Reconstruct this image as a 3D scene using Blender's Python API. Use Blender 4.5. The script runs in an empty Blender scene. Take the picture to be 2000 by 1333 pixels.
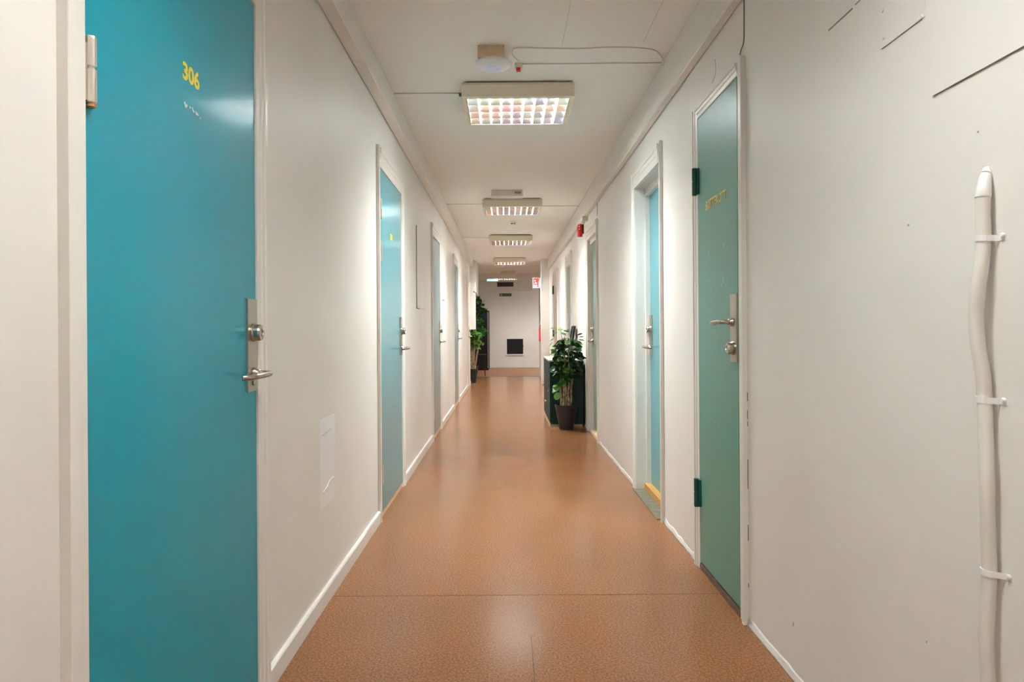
import bpy, bmesh, math, random
from mathutils import Vector, Matrix
random.seed(7)
C = bpy.context.scene.collection
H = 1.115                      # eye height

# ------------------------------------------------------------------ camera, world, exposure
cam = bpy.data.cameras.new('camera')
cam.sensor_width = 36.0
cam.lens = 36.0 * 1365 / 2000
cam.shift_x = 11.5 / 2000
cam.shift_y = -21.5 / 2000
cam.clip_start = 0.02
cam_o = bpy.data.objects.new('camera', cam); C.objects.link(cam_o)
cam_o.matrix_world = Matrix.Translation((0, 0, H)) @ Matrix.Rotation(math.radians(90), 4, 'X') @ Matrix.Rotation(-0.0065, 4, 'Z')
bpy.context.scene.camera = cam_o
w = bpy.data.worlds.new('world'); bpy.context.scene.world = w; w.use_nodes = True
w.node_tree.nodes['Background'].inputs[0].default_value = (1, 0.95, 0.9, 1)
w.node_tree.nodes['Background'].inputs[1].default_value = 0.12
vs = bpy.context.scene.view_settings
vs.view_transform = 'Standard'; vs.look = 'None'; vs.gamma = 1; vs.use_curve_mapping = False
vs.exposure = 1.78
LAMP_POWER = 50.0
LAMP_COLOR = (0.93, 0.97, 1.0)

# ------------------------------------------------------------------ materials
def mat(name, col, rough=0.5, metal=0.0, bump=None, mottle=None, coat=0.0, spec=0.5, emit=None, coat_rough=0.1):
    m = bpy.data.materials.new(name); m.use_nodes = True
    n = m.node_tree.nodes; l = m.node_tree.links
    b = n['Principled BSDF']
    b.inputs['Base Color'].default_value = (*col, 1)
    b.inputs['Roughness'].default_value = rough
    b.inputs['Metallic'].default_value = metal
    b.inputs['Specular IOR Level'].default_value = spec
    b.inputs['Coat Weight'].default_value = coat
    b.inputs['Coat Roughness'].default_value = coat_rough
    if emit:
        b.inputs['Emission Color'].default_value = (*emit[0], 1)
        b.inputs['Emission Strength'].default_value = emit[1]
    tc = n.new('ShaderNodeTexCoord')
    if mottle:                                   # (scale, amount, second colour)
        sc, col2, lo, hi = mottle
        t = n.new('ShaderNodeTexNoise'); t.inputs['Scale'].default_value = sc; t.inputs['Detail'].default_value = 5
        r = n.new('ShaderNodeValToRGB'); r.color_ramp.elements[0].position = lo; r.color_ramp.elements[1].position = hi
        r.color_ramp.elements[0].color = (*col, 1); r.color_ramp.elements[1].color = (*col2, 1)
        l.new(tc.outputs['Object'], t.inputs['Vector']); l.new(t.outputs['Fac'], r.inputs['Fac'])
        l.new(r.outputs['Color'], b.inputs['Base Color'])
    if bump:
        prev = None
        for sc, st, dist in bump:
            t = n.new('ShaderNodeTexNoise'); t.inputs['Scale'].default_value = sc; t.inputs['Detail'].default_value = 3
            l.new(tc.outputs['Object'], t.inputs['Vector'])
            bp = n.new('ShaderNodeBump'); bp.inputs['Strength'].default_value = st; bp.inputs['Distance'].default_value = dist
            l.new(t.outputs['Fac'], bp.inputs['Height'])
            if prev: l.new(prev.outputs['Normal'], bp.inputs['Normal'])
            prev = bp
        l.new(prev.outputs['Normal'], b.inputs['Normal'])
    return m

M = {}
M['wall'] = mat('wall_paint', (0.86, 0.82, 0.765), 0.42, bump=[(3.0, 0.25, 0.02), (60, 0.12, 0.002)], mottle=(1.6, (0.82, 0.78, 0.725), 0.45, 0.75))
M['ceiling'] = mat('ceiling_paint', (0.92, 0.915, 0.87), 0.8, bump=[(2.0, 0.2, 0.02)])
M['trim'] = mat('trim_gloss_paint', (0.84, 0.80, 0.735), 0.28, bump=[(14, 0.15, 0.003)])
M['trim_white'] = mat('baseboard_gloss_paint', (0.87, 0.84, 0.79), 0.22, bump=[(14, 0.12, 0.003)])
M['trunk'] = mat('trunking_paint', (0.84, 0.80, 0.745), 0.35, bump=[(9, 0.12, 0.004)])
M['teal'] = mat('teal_gloss_paint', (0.0, 0.31, 0.40), 0.4, bump=[(7, 0.10, 0.004), (90, 0.05, 0.001)], coat=0.28, coat_rough=0.13, spec=0.3)
M['teal2'] = mat('teal_paint_with_reflection', (0.03, 0.33, 0.40), 0.28, bump=[(7, 0.10, 0.004)], coat=0.6, coat_rough=0.16)  # teal with a slightly paler base for the glossy reflection, plus coat
M['greyteal'] = mat('grey_teal_gloss_paint', (0.17, 0.27, 0.29), 0.28, bump=[(7, 0.10, 0.004)], coat=0.3, coat_rough=0.16)
M['green'] = mat('sage_green_paint', (0.085, 0.30, 0.235), 0.35, bump=[(7, 0.10, 0.004), (90, 0.05, 0.001)], coat=0.15, coat_rough=0.25, mottle=(2.2, (0.115, 0.28, 0.215), 0.4, 0.7))
M['sage'] = mat('grey_green_paint', (0.25, 0.34, 0.28), 0.35, coat=0.2)
M['tan'] = mat('beige_door_paint', (0.62, 0.53, 0.42), 0.4)
M['dark_teal'] = mat('dark_green_hinge_paint', (0.01, 0.10, 0.085), 0.35)
M['steel'] = mat('brushed_steel', (0.46, 0.42, 0.37), 0.24, 1.0, bump=[(200, 0.05, 0.0005)])
M['steel_satin'] = mat('satin_steel_plate', (0.50, 0.44, 0.36), 0.38, 1.0)
M['hinge_steel'] = mat('pale_worn_steel', (0.72, 0.66, 0.58), 0.38, 0.85)
M['brass'] = mat('brass_tip', (0.65, 0.36, 0.14), 0.35, 1.0)
M['black'] = mat('black_recess', (0.012, 0.011, 0.010), 0.7)
M['black_gloss'] = mat('black_laminate', (0.008, 0.008, 0.011), 0.5, spec=0.3)
M['crack'] = mat('dark_crack', (0.17, 0.13, 0.09), 0.9)
M['thin_crack'] = mat('brown_joint', (0.33, 0.26, 0.19), 0.9)
M['yellow'] = mat('yellow_vinyl', (0.86, 0.66, 0.02), 0.4)
M['flake'] = mat('bare_white_flakes', (0.66, 0.78, 0.76), 0.6)
M['pale_teal_scuff'] = mat('pale_scuff', (0.36, 0.52, 0.48), 0.6)
M['wood'] = mat('pale_pine', (0.82, 0.62, 0.42), 0.5, bump=[(30, 0.2, 0.002)], mottle=(18, (0.72, 0.52, 0.33), 0.4, 0.7))
M['yellow_wood'] = mat('yellow_threshold_paint', (0.62, 0.33, 0.09), 0.55)
M['dark_wood'] = mat('worn_brown_threshold', (0.13, 0.075, 0.055), 0.5, mottle=(25, (0.24, 0.15, 0.11), 0.5, 0.75))
M['sill'] = mat('grey_worn_sill', (0.15, 0.135, 0.09), 0.85, mottle=(20, (0.22, 0.19, 0.135), 0.4, 0.7))
M['plastic'] = mat('white_plastic', (0.88, 0.86, 0.83), 0.35)
M['conduit'] = mat('cream_conduit_plastic', (0.80, 0.755, 0.685), 0.38)
M['beige'] = mat('beige_lamp_enamel', (0.86, 0.79, 0.64), 0.45)
M['red'] = mat('red_plastic', (0.60, 0.02, 0.015), 0.25)
M['darkred'] = mat('dark_red_plastic', (0.12, 0.01, 0.01), 0.4)
M['sign_red'] = mat('sign_red', (0.62, 0.05, 0.04), 0.5)
M['sign_white'] = mat('sign_white', (0.85, 0.82, 0.78), 0.5)
M['sign_dark'] = mat('sign_dark_green', (0.05, 0.05, 0.03), 0.5)
M['cab'] = mat('dark_green_steel', (0.008, 0.032, 0.024), 0.55, spec=0.25)
M['cab_top'] = mat('beige_cabinet_top', (0.50, 0.45, 0.34), 0.5)
M['pot'] = mat('charcoal_pot', (0.018, 0.016, 0.018), 0.45)
M['soil'] = mat('potting_soil', (0.03, 0.02, 0.012), 0.9, bump=[(80, 0.8, 0.01)])
M['bark'] = mat('pale_stem_bark', (0.22, 0.14, 0.07), 0.7, bump=[(60, 0.6, 0.006)], mottle=(35, (0.52, 0.42, 0.27), 0.38, 0.62))
M['leaf_dark'] = mat('deep_green_leaf', (0.010, 0.050, 0.010), 0.35)
M['leaf_mid'] = mat('green_leaf', (0.03, 0.15, 0.022), 0.35)
M['leaf_light'] = mat('lime_green_leaf', (0.16, 0.32, 0.06), 0.35)
M['grille'] = mat('dark_brown_grille', (0.06, 0.042, 0.035), 0.5)
M['hatch'] = mat('dark_hatch', (0.02, 0.016, 0.017), 0.7, spec=0.2)
M['tube'] = mat('lamp_tube_glow', (0.9, 0.9, 0.9), 0.5, emit=((1, 0.98, 0.96), 1.6))
M['strip_glow'] = mat('white_strip_glow', (0.8, 0.8, 0.8), 0.5, emit=((1, 0.93, 0.86), 1.3))
M['green_glow'] = mat('green_exit_glow', (0.1, 0.4, 0.3), 0.5, emit=((0.25, 0.85, 0.6), 0.8))
M['blue_led'] = mat('blue_led_ring', (0.2, 0.4, 0.8), 0.4, emit=((0.3, 0.5, 0.9), 0.12))
M['alu'] = mat('bright_aluminium', (0.30, 0.30, 0.31), 0.35, 0.3)
M['patch'] = mat('fresh_filler_paint', (0.93, 0.92, 0.93), 0.3, bump=[(40, 0.2, 0.002)])
M['mark'] = mat('grey_scuff_mark', (0.42, 0.38, 0.32), 0.7)

# anodised cross blades: iridescent sheen painted as faint pastel tints along the sheet
def anod():
    m = mat('anodised_blade', (0.6, 0.58, 0.62), 0.16, 1.0)
    n = m.node_tree.nodes; l = m.node_tree.links; b = n['Principled BSDF']
    tc = n['Texture Coordinate']; t = n.new('ShaderNodeTexNoise'); t.inputs['Scale'].default_value = 5.0; t.inputs['Detail'].default_value = 1
    r = n.new('ShaderNodeValToRGB'); cr = r.color_ramp
    cr.elements[0].position = 0.3; cr.elements[0].color = (0.66, 0.66, 0.95, 1)
    cr.elements[1].position = 0.7; cr.elements[1].color = (0.90, 0.70, 0.82, 1)
    e = cr.elements.new(0.45); e.color = (0.72, 0.90, 0.86, 1)
    e = cr.elements.new(0.55); e.color = (0.95, 0.88, 0.78, 1)
    l.new(tc.outputs['Object'], t.inputs['Vector']); l.new(t.outputs['Fac'], r.inputs['Fac']); l.new(r.outputs['Color'], b.inputs['Base Color'])
    return m
M['blade'] = anod()
m_ = mat('translucent_blade', (0.35, 0.35, 0.35), 0.4); n_ = m_.node_tree.nodes
tr_ = n_.new('ShaderNodeBsdfTranslucent'); tr_.inputs['Color'].default_value = (0.35, 0.35, 0.35, 1)
mx_ = n_.new('ShaderNodeMixShader'); mx_.inputs[0].default_value = 0.5
m_.node_tree.links.new(n_['Principled BSDF'].outputs[0], mx_.inputs[1]); m_.node_tree.links.new(tr_.outputs[0], mx_.inputs[2])
m_.node_tree.links.new(mx_.outputs[0], n_['Material Output'].inputs['Surface'])
M['long'] = m_

# speckled linoleum, polished: gloss varies in smooth worn patches
def lino(name, rough_lo, rough_hi):
    m = mat(name, (0.5, 0.25, 0.13), 0.3)
    n = m.node_tree.nodes; l = m.node_tree.links; b = n['Principled BSDF']; tc = n['Texture Coordinate']
    def noise(s, d, sx=1, sy=1):
        mp = n.new('ShaderNodeMapping'); mp.inputs['Scale'].default_value = (sx, sy, 1)
        t = n.new('ShaderNodeTexNoise'); t.inputs['Scale'].default_value = s; t.inputs['Detail'].default_value = d
        l.new(tc.outputs['Object'], mp.inputs['Vector']); l.new(mp.outputs['Vector'], t.inputs['Vector']); return t
    t1 = noise(140, 3); r1 = n.new('ShaderNodeValToRGB'); r1.color_ramp.elements[0].position = 0.36; r1.color_ramp.elements[1].position = 0.66
    r1.color_ramp.elements[0].color = (0.20, 0.081, 0.030, 1); r1.color_ramp.elements[1].color = (0.36, 0.163, 0.070, 1)
    l.new(t1.outputs['Fac'], r1.inputs['Fac'])
    t2 = noise(1.1, 2); r2 = n.new('ShaderNodeValToRGB'); r2.color_ramp.interpolation = 'EASE'; r2.color_ramp.elements[0].position = 0.35; r2.color_ramp.elements[1].position = 0.7
    r2.color_ramp.elements[0].color = (0.95, 0.945, 0.94, 1); r2.color_ramp.elements[1].color = (1.05, 1.03, 1.02, 1)
    l.new(t2.outputs['Fac'], r2.inputs['Fac'])
    mx = n.new('ShaderNodeMix'); mx.data_type = 'RGBA'; mx.blend_type = 'MULTIPLY'; mx.inputs[0].default_value = 1
    l.new(r1.outputs['Color'], mx.inputs[6]); l.new(r2.outputs['Color'], mx.inputs[7]); l.new(mx.outputs[2], b.inputs['Base Color'])
    b.inputs['Roughness'].default_value = rough_lo; b.inputs['Specular IOR Level'].default_value = 0.22
    t4 = noise(5, 2); bp = n.new('ShaderNodeBump'); bp.inputs['Strength'].default_value = 0.2; bp.inputs['Distance'].default_value = 0.003
    l.new(t4.outputs['Fac'], bp.inputs['Height'])
    bp2 = n.new('ShaderNodeBump'); bp2.inputs['Strength'].default_value = 0.03; bp2.inputs['Distance'].default_value = 0.001
    l.new(t1.outputs['Fac'], bp2.inputs['Height']); l.new(bp.outputs['Normal'], bp2.inputs['Normal']); l.new(bp2.outputs['Normal'], b.inputs['Normal'])
    return m
M['lino'] = lino('speckled_linoleum', 0.20, 0.2)
M['lino_matt'] = lino('speckled_linoleum_matt', 0.38, 0.65)

# ------------------------------------------------------------------ mesh helpers (all in world coordinates)
ORG = {}
def mk(name, bm, m, parent=None, smooth=False, bevel=0, seg=2):
    if bevel:
        es = [e for e in bm.edges if len(e.link_faces) == 2 and e.calc_face_angle(0) > 0.6]
        bmesh.ops.bevel(bm, geom=es, offset=bevel, segments=seg, affect='EDGES', profile=0.6)
    org = Vector((0, 0, 0))
    if parent is not None: org = ORG[parent.name]
    else:
        cs = [v.co for v in bm.verts]
        lo = Vector((min(c[i] for c in cs) for i in range(3))); hi = Vector((max(c[i] for c in cs) for i in range(3)))
        org = Vector(((lo.x + hi.x) / 2, (lo.y + hi.y) / 2, lo.z))
    bmesh.ops.translate(bm, verts=bm.verts, vec=-org)
    bmesh.ops.recalc_face_normals(bm, faces=bm.faces)
    me = bpy.data.meshes.new(name); bm.to_mesh(me); bm.free()
    if isinstance(m, str): m = M[m]
    me.materials.append(m)
    if smooth: me.polygons.foreach_set('use_smooth', [True] * len(me.polygons))
    o = bpy.data.objects.new(name, me); C.objects.link(o)
    ORG[o.name] = org
    if parent is not None: o.parent = parent
    else: o.location = org
    return o
def empty(name, loc, label, cat, group=None, kind=None):
    o = bpy.data.objects.new(name, None); C.objects.link(o); o.location = loc; o.empty_display_size = 0.05
    ORG[o.name] = Vector(loc); return tag(o, label, cat, group, kind)
def tag(o, label=None, cat=None, group=None, kind=None):
    if label: o['label'] = label
    if cat: o['category'] = cat
    if group: o['group'] = group
    if kind: o['kind'] = kind
    return o
def struct(o, label=None, cat=None): return tag(o, label, cat, kind='structure')
def lab(o, label): o['label'] = label; return o
def B(): return bmesh.new()
def box(bm, x0, x1, y0, y1, z0, z1):
    if x0 > x1: x0, x1 = x1, x0
    if y0 > y1: y0, y1 = y1, y0
    v = [bm.verts.new(p) for p in ((x0,y0,z0),(x1,y0,z0),(x1,y1,z0),(x0,y1,z0),(x0,y0,z1),(x1,y0,z1),(x1,y1,z1),(x0,y1,z1))]
    for f in ((0,3,2,1),(4,5,6,7),(0,1,5,4),(1,2,6,5),(2,3,7,6),(3,0,4,7)): bm.faces.new([v[i] for i in f])
    return bm
def bx(*a): return box(B(), *a)
def spline(pts, n=8):
    P = [Vector(p) for p in pts]; P = [2*P[0]-P[1]] + P + [2*P[-1]-P[-2]]; out = []
    for i in range(1, len(P)-2):
        for k in range(n):
            t = k/n; a, b, c, d = P[i-1:i+3]
            out.append(0.5*((2*b)+(c-a)*t+(2*a-5*b+4*c-d)*t*t+(3*b-a-3*c+d)*t**3))
    out.append(P[-2]); return out
def tube(bm, pts, r, n=8, cap=True):
    pts = [Vector(p) for p in pts]; rings = []
    up = Vector((0, 0, 1))
    for i, p in enumerate(pts):
        d = (pts[min(i+1, len(pts)-1)] - pts[max(i-1, 0)]).normalized()
        u = up if abs(d.z) < 0.9 else Vector((0, 1, 0))
        a = d.cross(u).normalized(); b = d.cross(a).normalized()
        rr = r[i] if isinstance(r, (list, tuple)) else r
        rings.append([bm.verts.new(p + (a*math.cos(2*math.pi*k/n) + b*math.sin(2*math.pi*k/n))*rr) for k in range(n)])
    for A, Bq in zip(rings, rings[1:]):
        for k in range(n): bm.faces.new((A[k], A[(k+1)%n], Bq[(k+1)%n], Bq[k]))
    if cap: bm.faces.new(rings[0]); bm.faces.new(rings[-1])
    return bm
def lathe(bm, c, prof, n=24, axis='z', s=1):
    """prof: (radius, distance along the axis) from c"""
    c = Vector(c); rings = []
    for r, h in prof:
        ring = []
        for k in range(n):
            t = 2*math.pi*k/n
            if axis == 'z': q = Vector((r*math.cos(t), r*math.sin(t), h))
            else: q = Vector((s*h, r*math.cos(t), r*math.sin(t)))
            ring.append(bm.verts.new(c + q))
        rings.append(ring)
    for A, Q in zip(rings, rings[1:]):
        for k in range(n): bm.faces.new((A[k], A[(k+1)%n], Q[(k+1)%n], Q[k]))
    bm.faces.new(rings[0]); bm.faces.new(rings[-1]); return bm
def text_bm(s, height, width, side, X, yc, zc, thick=0.0008, bold=0.02, facing=None):
    cu = bpy.data.curves.new('t', 'FONT'); cu.body = s; cu.offset = bold; cu.extrude = 0.01; cu.resolution_u = 3
    o = bpy.data.objects.new('t', cu); C.objects.link(o); bpy.context.view_layer.update()
    me = bpy.data.meshes.new_from_object(o.evaluated_get(bpy.context.evaluated_depsgraph_get()))
    bm = B(); bm.from_mesh(me); bpy.data.objects.remove(o); bpy.data.meshes.remove(me); bpy.data.curves.remove(cu)
    xs = [v.co.x for v in bm.verts]; ys = [v.co.y for v in bm.verts]
    x0, x1, y0, y1 = min(xs), max(xs), min(ys), max(ys)
    for v in bm.verts:
        u = ((v.co.x-x0)/(x1-x0) - 0.5)*width; t = ((v.co.y-y0)/(y1-y0) - 0.5)*height; d = v.co.z/0.01*thick/2
        if facing == 'front': v.co = Vector((X+u, yc-d-thick/2, zc+t))
        elif side < 0: v.co = Vector((X+thick/2+d, yc+u, zc+t))      # on the left wall, reads along +y
        else: v.co = Vector((X-thick/2-d, yc-u, zc+t))
    return bm
def flake(bm, X, y, z, ry, rz, side, rot=0.0, n=9, t=0.0006):
    """a thin irregular chip of paint lying on a wall-parallel face"""
    pts = []
    for k in range(n):
        a = 2*math.pi*k/n; q = random.uniform(0.55, 1.1)
        u, v = ry*q*math.cos(a), rz*q*math.sin(a)
        pts.append((y+u*math.cos(rot)-v*math.sin(rot), z+u*math.sin(rot)+v*math.cos(rot)))
    f = [bm.verts.new((X - side*t, a, b)) for a, b in pts]; g = [bm.verts.new((X, a, b)) for a, b in pts]
    bm.faces.new(f); bm.faces.new(g)
    for k in range(n): bm.faces.new((f[k], f[(k+1)%n], g[(k+1)%n], g[k]))

# ------------------------------------------------------------------ the room
XL, XR, HC = -0.75, 0.905, H + 1.477
Y0, YE, YEND = -4.2, 14.5, 20.7
HTL, HTR = H + 1.324, H + 1.246
ZL0, ZL1 = 0.035, 2.09                     # leaf bottom and top
L_OPEN = [(1.236, 2.084), (4.126, 4.985), (7.07, 7.88), (9.97, 10.87), (13.42, 14.1)]
R_OPEN = [(2.69, 3.25), (4.08, 4.86), (6.90, 7.67), (9.62, 10.35), (12.2, 13.05)]
struct(mk('floor', bx(-3.2, 3.2, Y0, 16.8, -0.1, 0), 'lino'), 'polished speckled brown linoleum floor of the corridor', 'floor')
struct(mk('floor_lobby', bx(-3.2, 3.2, 16.8, 21.0, -0.1, -0.0005), 'lino_matt'), 'duller brown floor in front of the end wall', 'floor')
struct(mk('ceiling', bx(-3.2, 3.2, Y0, 21.0, HC, HC+0.1), 'ceiling'), 'off-white painted corridor ceiling', 'ceiling')
def wall(name, x0, x1, opens, label):
    bm = B(); y = Y0
    for a, b in opens:
        box(bm, x0, x1, y, a, 0, HC); box(bm, x0, x1, a, b, ZL1+0.0, HC); y = b
    box(bm, x0, x1, y, YE, 0, HC)
    return struct(mk(name, bm, 'wall'), label, 'wall')
wl = wall('wall_left', XL-0.16, XL, L_OPEN, 'long off-white wall with the teal doors')
wr = wall('wall_right', XR, XR+0.16, R_OPEN, 'long off-white wall with the green closet door')
struct(mk('wall_back', bx(-1.2, 1.3, Y0-0.1, Y0, 0, HC), 'wall'), 'off-white wall behind the camera', 'wall')
struct(mk('wall_end', bx(-3.2, 3.2, YEND, YEND+0.1, 0, HC), 'wall'), 'plain white wall that closes the corridor', 'wall')
struct(mk('wall_lobby_left', bx(-3.2, -3.1, YE, YEND, 0, HC), 'wall'), 'side wall of the lobby beyond the left wall', 'wall')
struct(mk('wall_lobby_front', bx(-3.1, XL-0.16, YE-0.1, YE, 0, HC), 'wall'), 'front wall of the lobby niche', 'wall')
# right: pilaster, short return, then the lobby opens
struct(mk('pilaster', bx(0.728, XR+0.16, YE, YE+0.25, 0, HC), 'wall', bevel=0.004), 'off-white wall end that juts out beside the beige door', 'pilaster')
struct(mk('wall_return_right', bx(0.80, 0.96, YE+0.25, 16.9, 0, HC), 'wall'), 'short shaded wall behind the jutting wall end', 'wall')
struct(mk('wall_lobby_right', bx(2.2, 2.3, 16.9, YEND, 0, HC), 'wall'), 'right side wall of the lobby', 'wall')
struct(mk('wall_lobby_back_right', bx(0.96, 2.3, 16.8, 16.9, 0, HC), 'wall'), 'wall around the corner from the short return', 'wall')
struct(mk('ceiling_beam', bx(-3.1, 2.2, 18.3, 18.4, HC-0.127, HC), 'ceiling', bevel=0.004), 'low cross beam under the ceiling before the end wall', 'beam')
struct(mk('trim_1', bx(-3.1, 2.2, YEND-0.02, YEND, H+1.15, H+1.175), 'trim'), 'thin white ledge across the end wall', 'trim')
struct(mk('baseboard_end', bx(-3.1, 2.2, YEND-0.014, YEND, 0, 0.05), 'trim_white', bevel=0.003), 'low white baseboard of the end wall', 'baseboard')
# baseboard pieces along the left wall between the casings
bm_parts = []
y = Y0; segs = []
for a, b in L_OPEN: segs.append((y, a-0.066)); y = b+0.066
segs.append((y, YE))
bb = struct(empty('baseboard_left', (XL, 5, 0), 'glossy white baseboard along the wall with the teal doors', 'baseboard'))
for a, b in segs:
    bm = B(); n = max(2, int((b-a)/0.25))
    prof = ((0, 0), (0.015, 0), (0.0145, 0.060), (0.010, 0.066), (0, 0.067))
    rows = []
    for i in range(n+1):
        yy = a + (b-a)*i/n; wob = random.uniform(-0.0012, 0.0012)
        rows.append([bm.verts.new((XL+px+(wob if px > 0.012 else 0), yy, pz)) for px, pz in prof])
    for P, Q in zip(rows, rows[1:]):
        for k in range(len(prof)): bm.faces.new((P[k], P[(k+1)%5], Q[(k+1)%5], Q[k]))
    bm.faces.new(rows[0]); bm.faces.new(rows[-1])
    mk('baseboard_board', bm, 'trim_white', bb)
# right wall: only an uneven painted bead of filler where wall and floor meet
bd = struct(empty('baseboard_right', (XR, 5, 0), 'uneven painted filler bead at the foot of the right wall', 'baseboard'))
y = Y0; segs = []
for a, b in R_OPEN: segs.append((y, a-0.066)); y = b+0.066
segs.append((y, YE))
for a, b in segs:
    bm = B(); n = max(2, int((b-a)/0.06)); rows = []
    for i in range(n+1):
        yy = a + (b-a)*i/n; d = random.uniform(0.004, 0.009); hh = random.uniform(0.012, 0.026)
        rows.append([bm.verts.new(p) for p in ((XR, yy, 0), (XR-d, yy, 0), (XR-d*0.8, yy, 0.005), (XR-0.0015, yy, hh), (XR, yy, hh+0.010))])
    for P, Q in zip(rows, rows[1:]):
        for k in range(5): bm.faces.new((P[k], P[(k+1)%5], Q[(k+1)%5], Q[k]))
    bm.faces.new(rows[0]); bm.faces.new(rows[-1])
    mk('filler_bead', bm, 'wall', bd, smooth=True)
# joints: floor seams and ceiling cracks
fj = struct(mk('trim_2', box(bx(XL+0.015, XR-0.01, 2.935, 2.938, 0, 0.0005), 0.082, 0.0845, 1.7, 2.55, 0, 0.0005), mat('floor_seam', (0.10, 0.04, 0.02), 0.9)), 'thin dark seams in the brown floor', 'seam')
bm = B()
box(bm, -0.74, XR, 16.78, 16.84, -0.01, 0.006)
struct(mk('trim_3', bm, mat('floor_strip', (0.30, 0.17, 0.11), 0.5)), 'flat strip across the floor before the end wall', 'threshold')
cj = box(bx(0.300, 0.3012, 2.4, 3.62, HC-0.0006, HC), 0.715, 0.7162, 2.6, 3.6, HC-0.0006, HC)
struct(mk('trim_4', cj, 'mark'), 'hairline cracks in the ceiling paint', 'crack')

# ------------------------------------------------------------------ doors
def casing_bm(side, X, a, b, z0, z1, horizontal, inner_lo):
    """stepped moulding fixed on the wall: one profile swept along the board"""
    bm = B(); w_ = b - a
    prof = ((0, 0), (0, 0.019), (0.02, 0.0205), (0.26, 0.0205), (0.30, 0.0165), (0.56, 0.0155), (0.62, 0.0125), (0.72, 0.0115), (0.95, 0.0105), (1, 0.009), (1, 0))
    if inner_lo: prof = tuple((1-p, t) for p, t in prof)
    ends = []
    for e in (z0, z1):
        ends.append([bm.verts.new((X - side*t, e, a + w_*p) if horizontal else (X - side*t, a + w_*p, e)) for p, t in prof])
    n = len(prof)
    for k in range(n): bm.faces.new((ends[0][k], ends[0][(k+1)%n], ends[1][(k+1)%n], ends[1][k]))
    bm.faces.new(ends[0]); bm.faces.new(ends[1])
    return bm
def lever(side, X, yh, z, dirn, door_part, r=0.0085):
    s = -side
    pts = [(X, yh, z), (X+s*0.035, yh, z), (X+s*0.050, yh+dirn*0.006, z), (X+s*0.057, yh+dirn*0.022, z), (X+s*0.058, yh+dirn*0.07, z-0.001),
           (X+s*0.052, yh+dirn*0.115, z-0.002), (X+s*0.040, yh+dirn*0.142, z-0.003), (X+s*0.027, yh+dirn*0.150, z-0.003)]
    return mk('lever_handle', tube(B(), spline(pts, 5), r, 12), 'steel', door_part, smooth=True)
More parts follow.
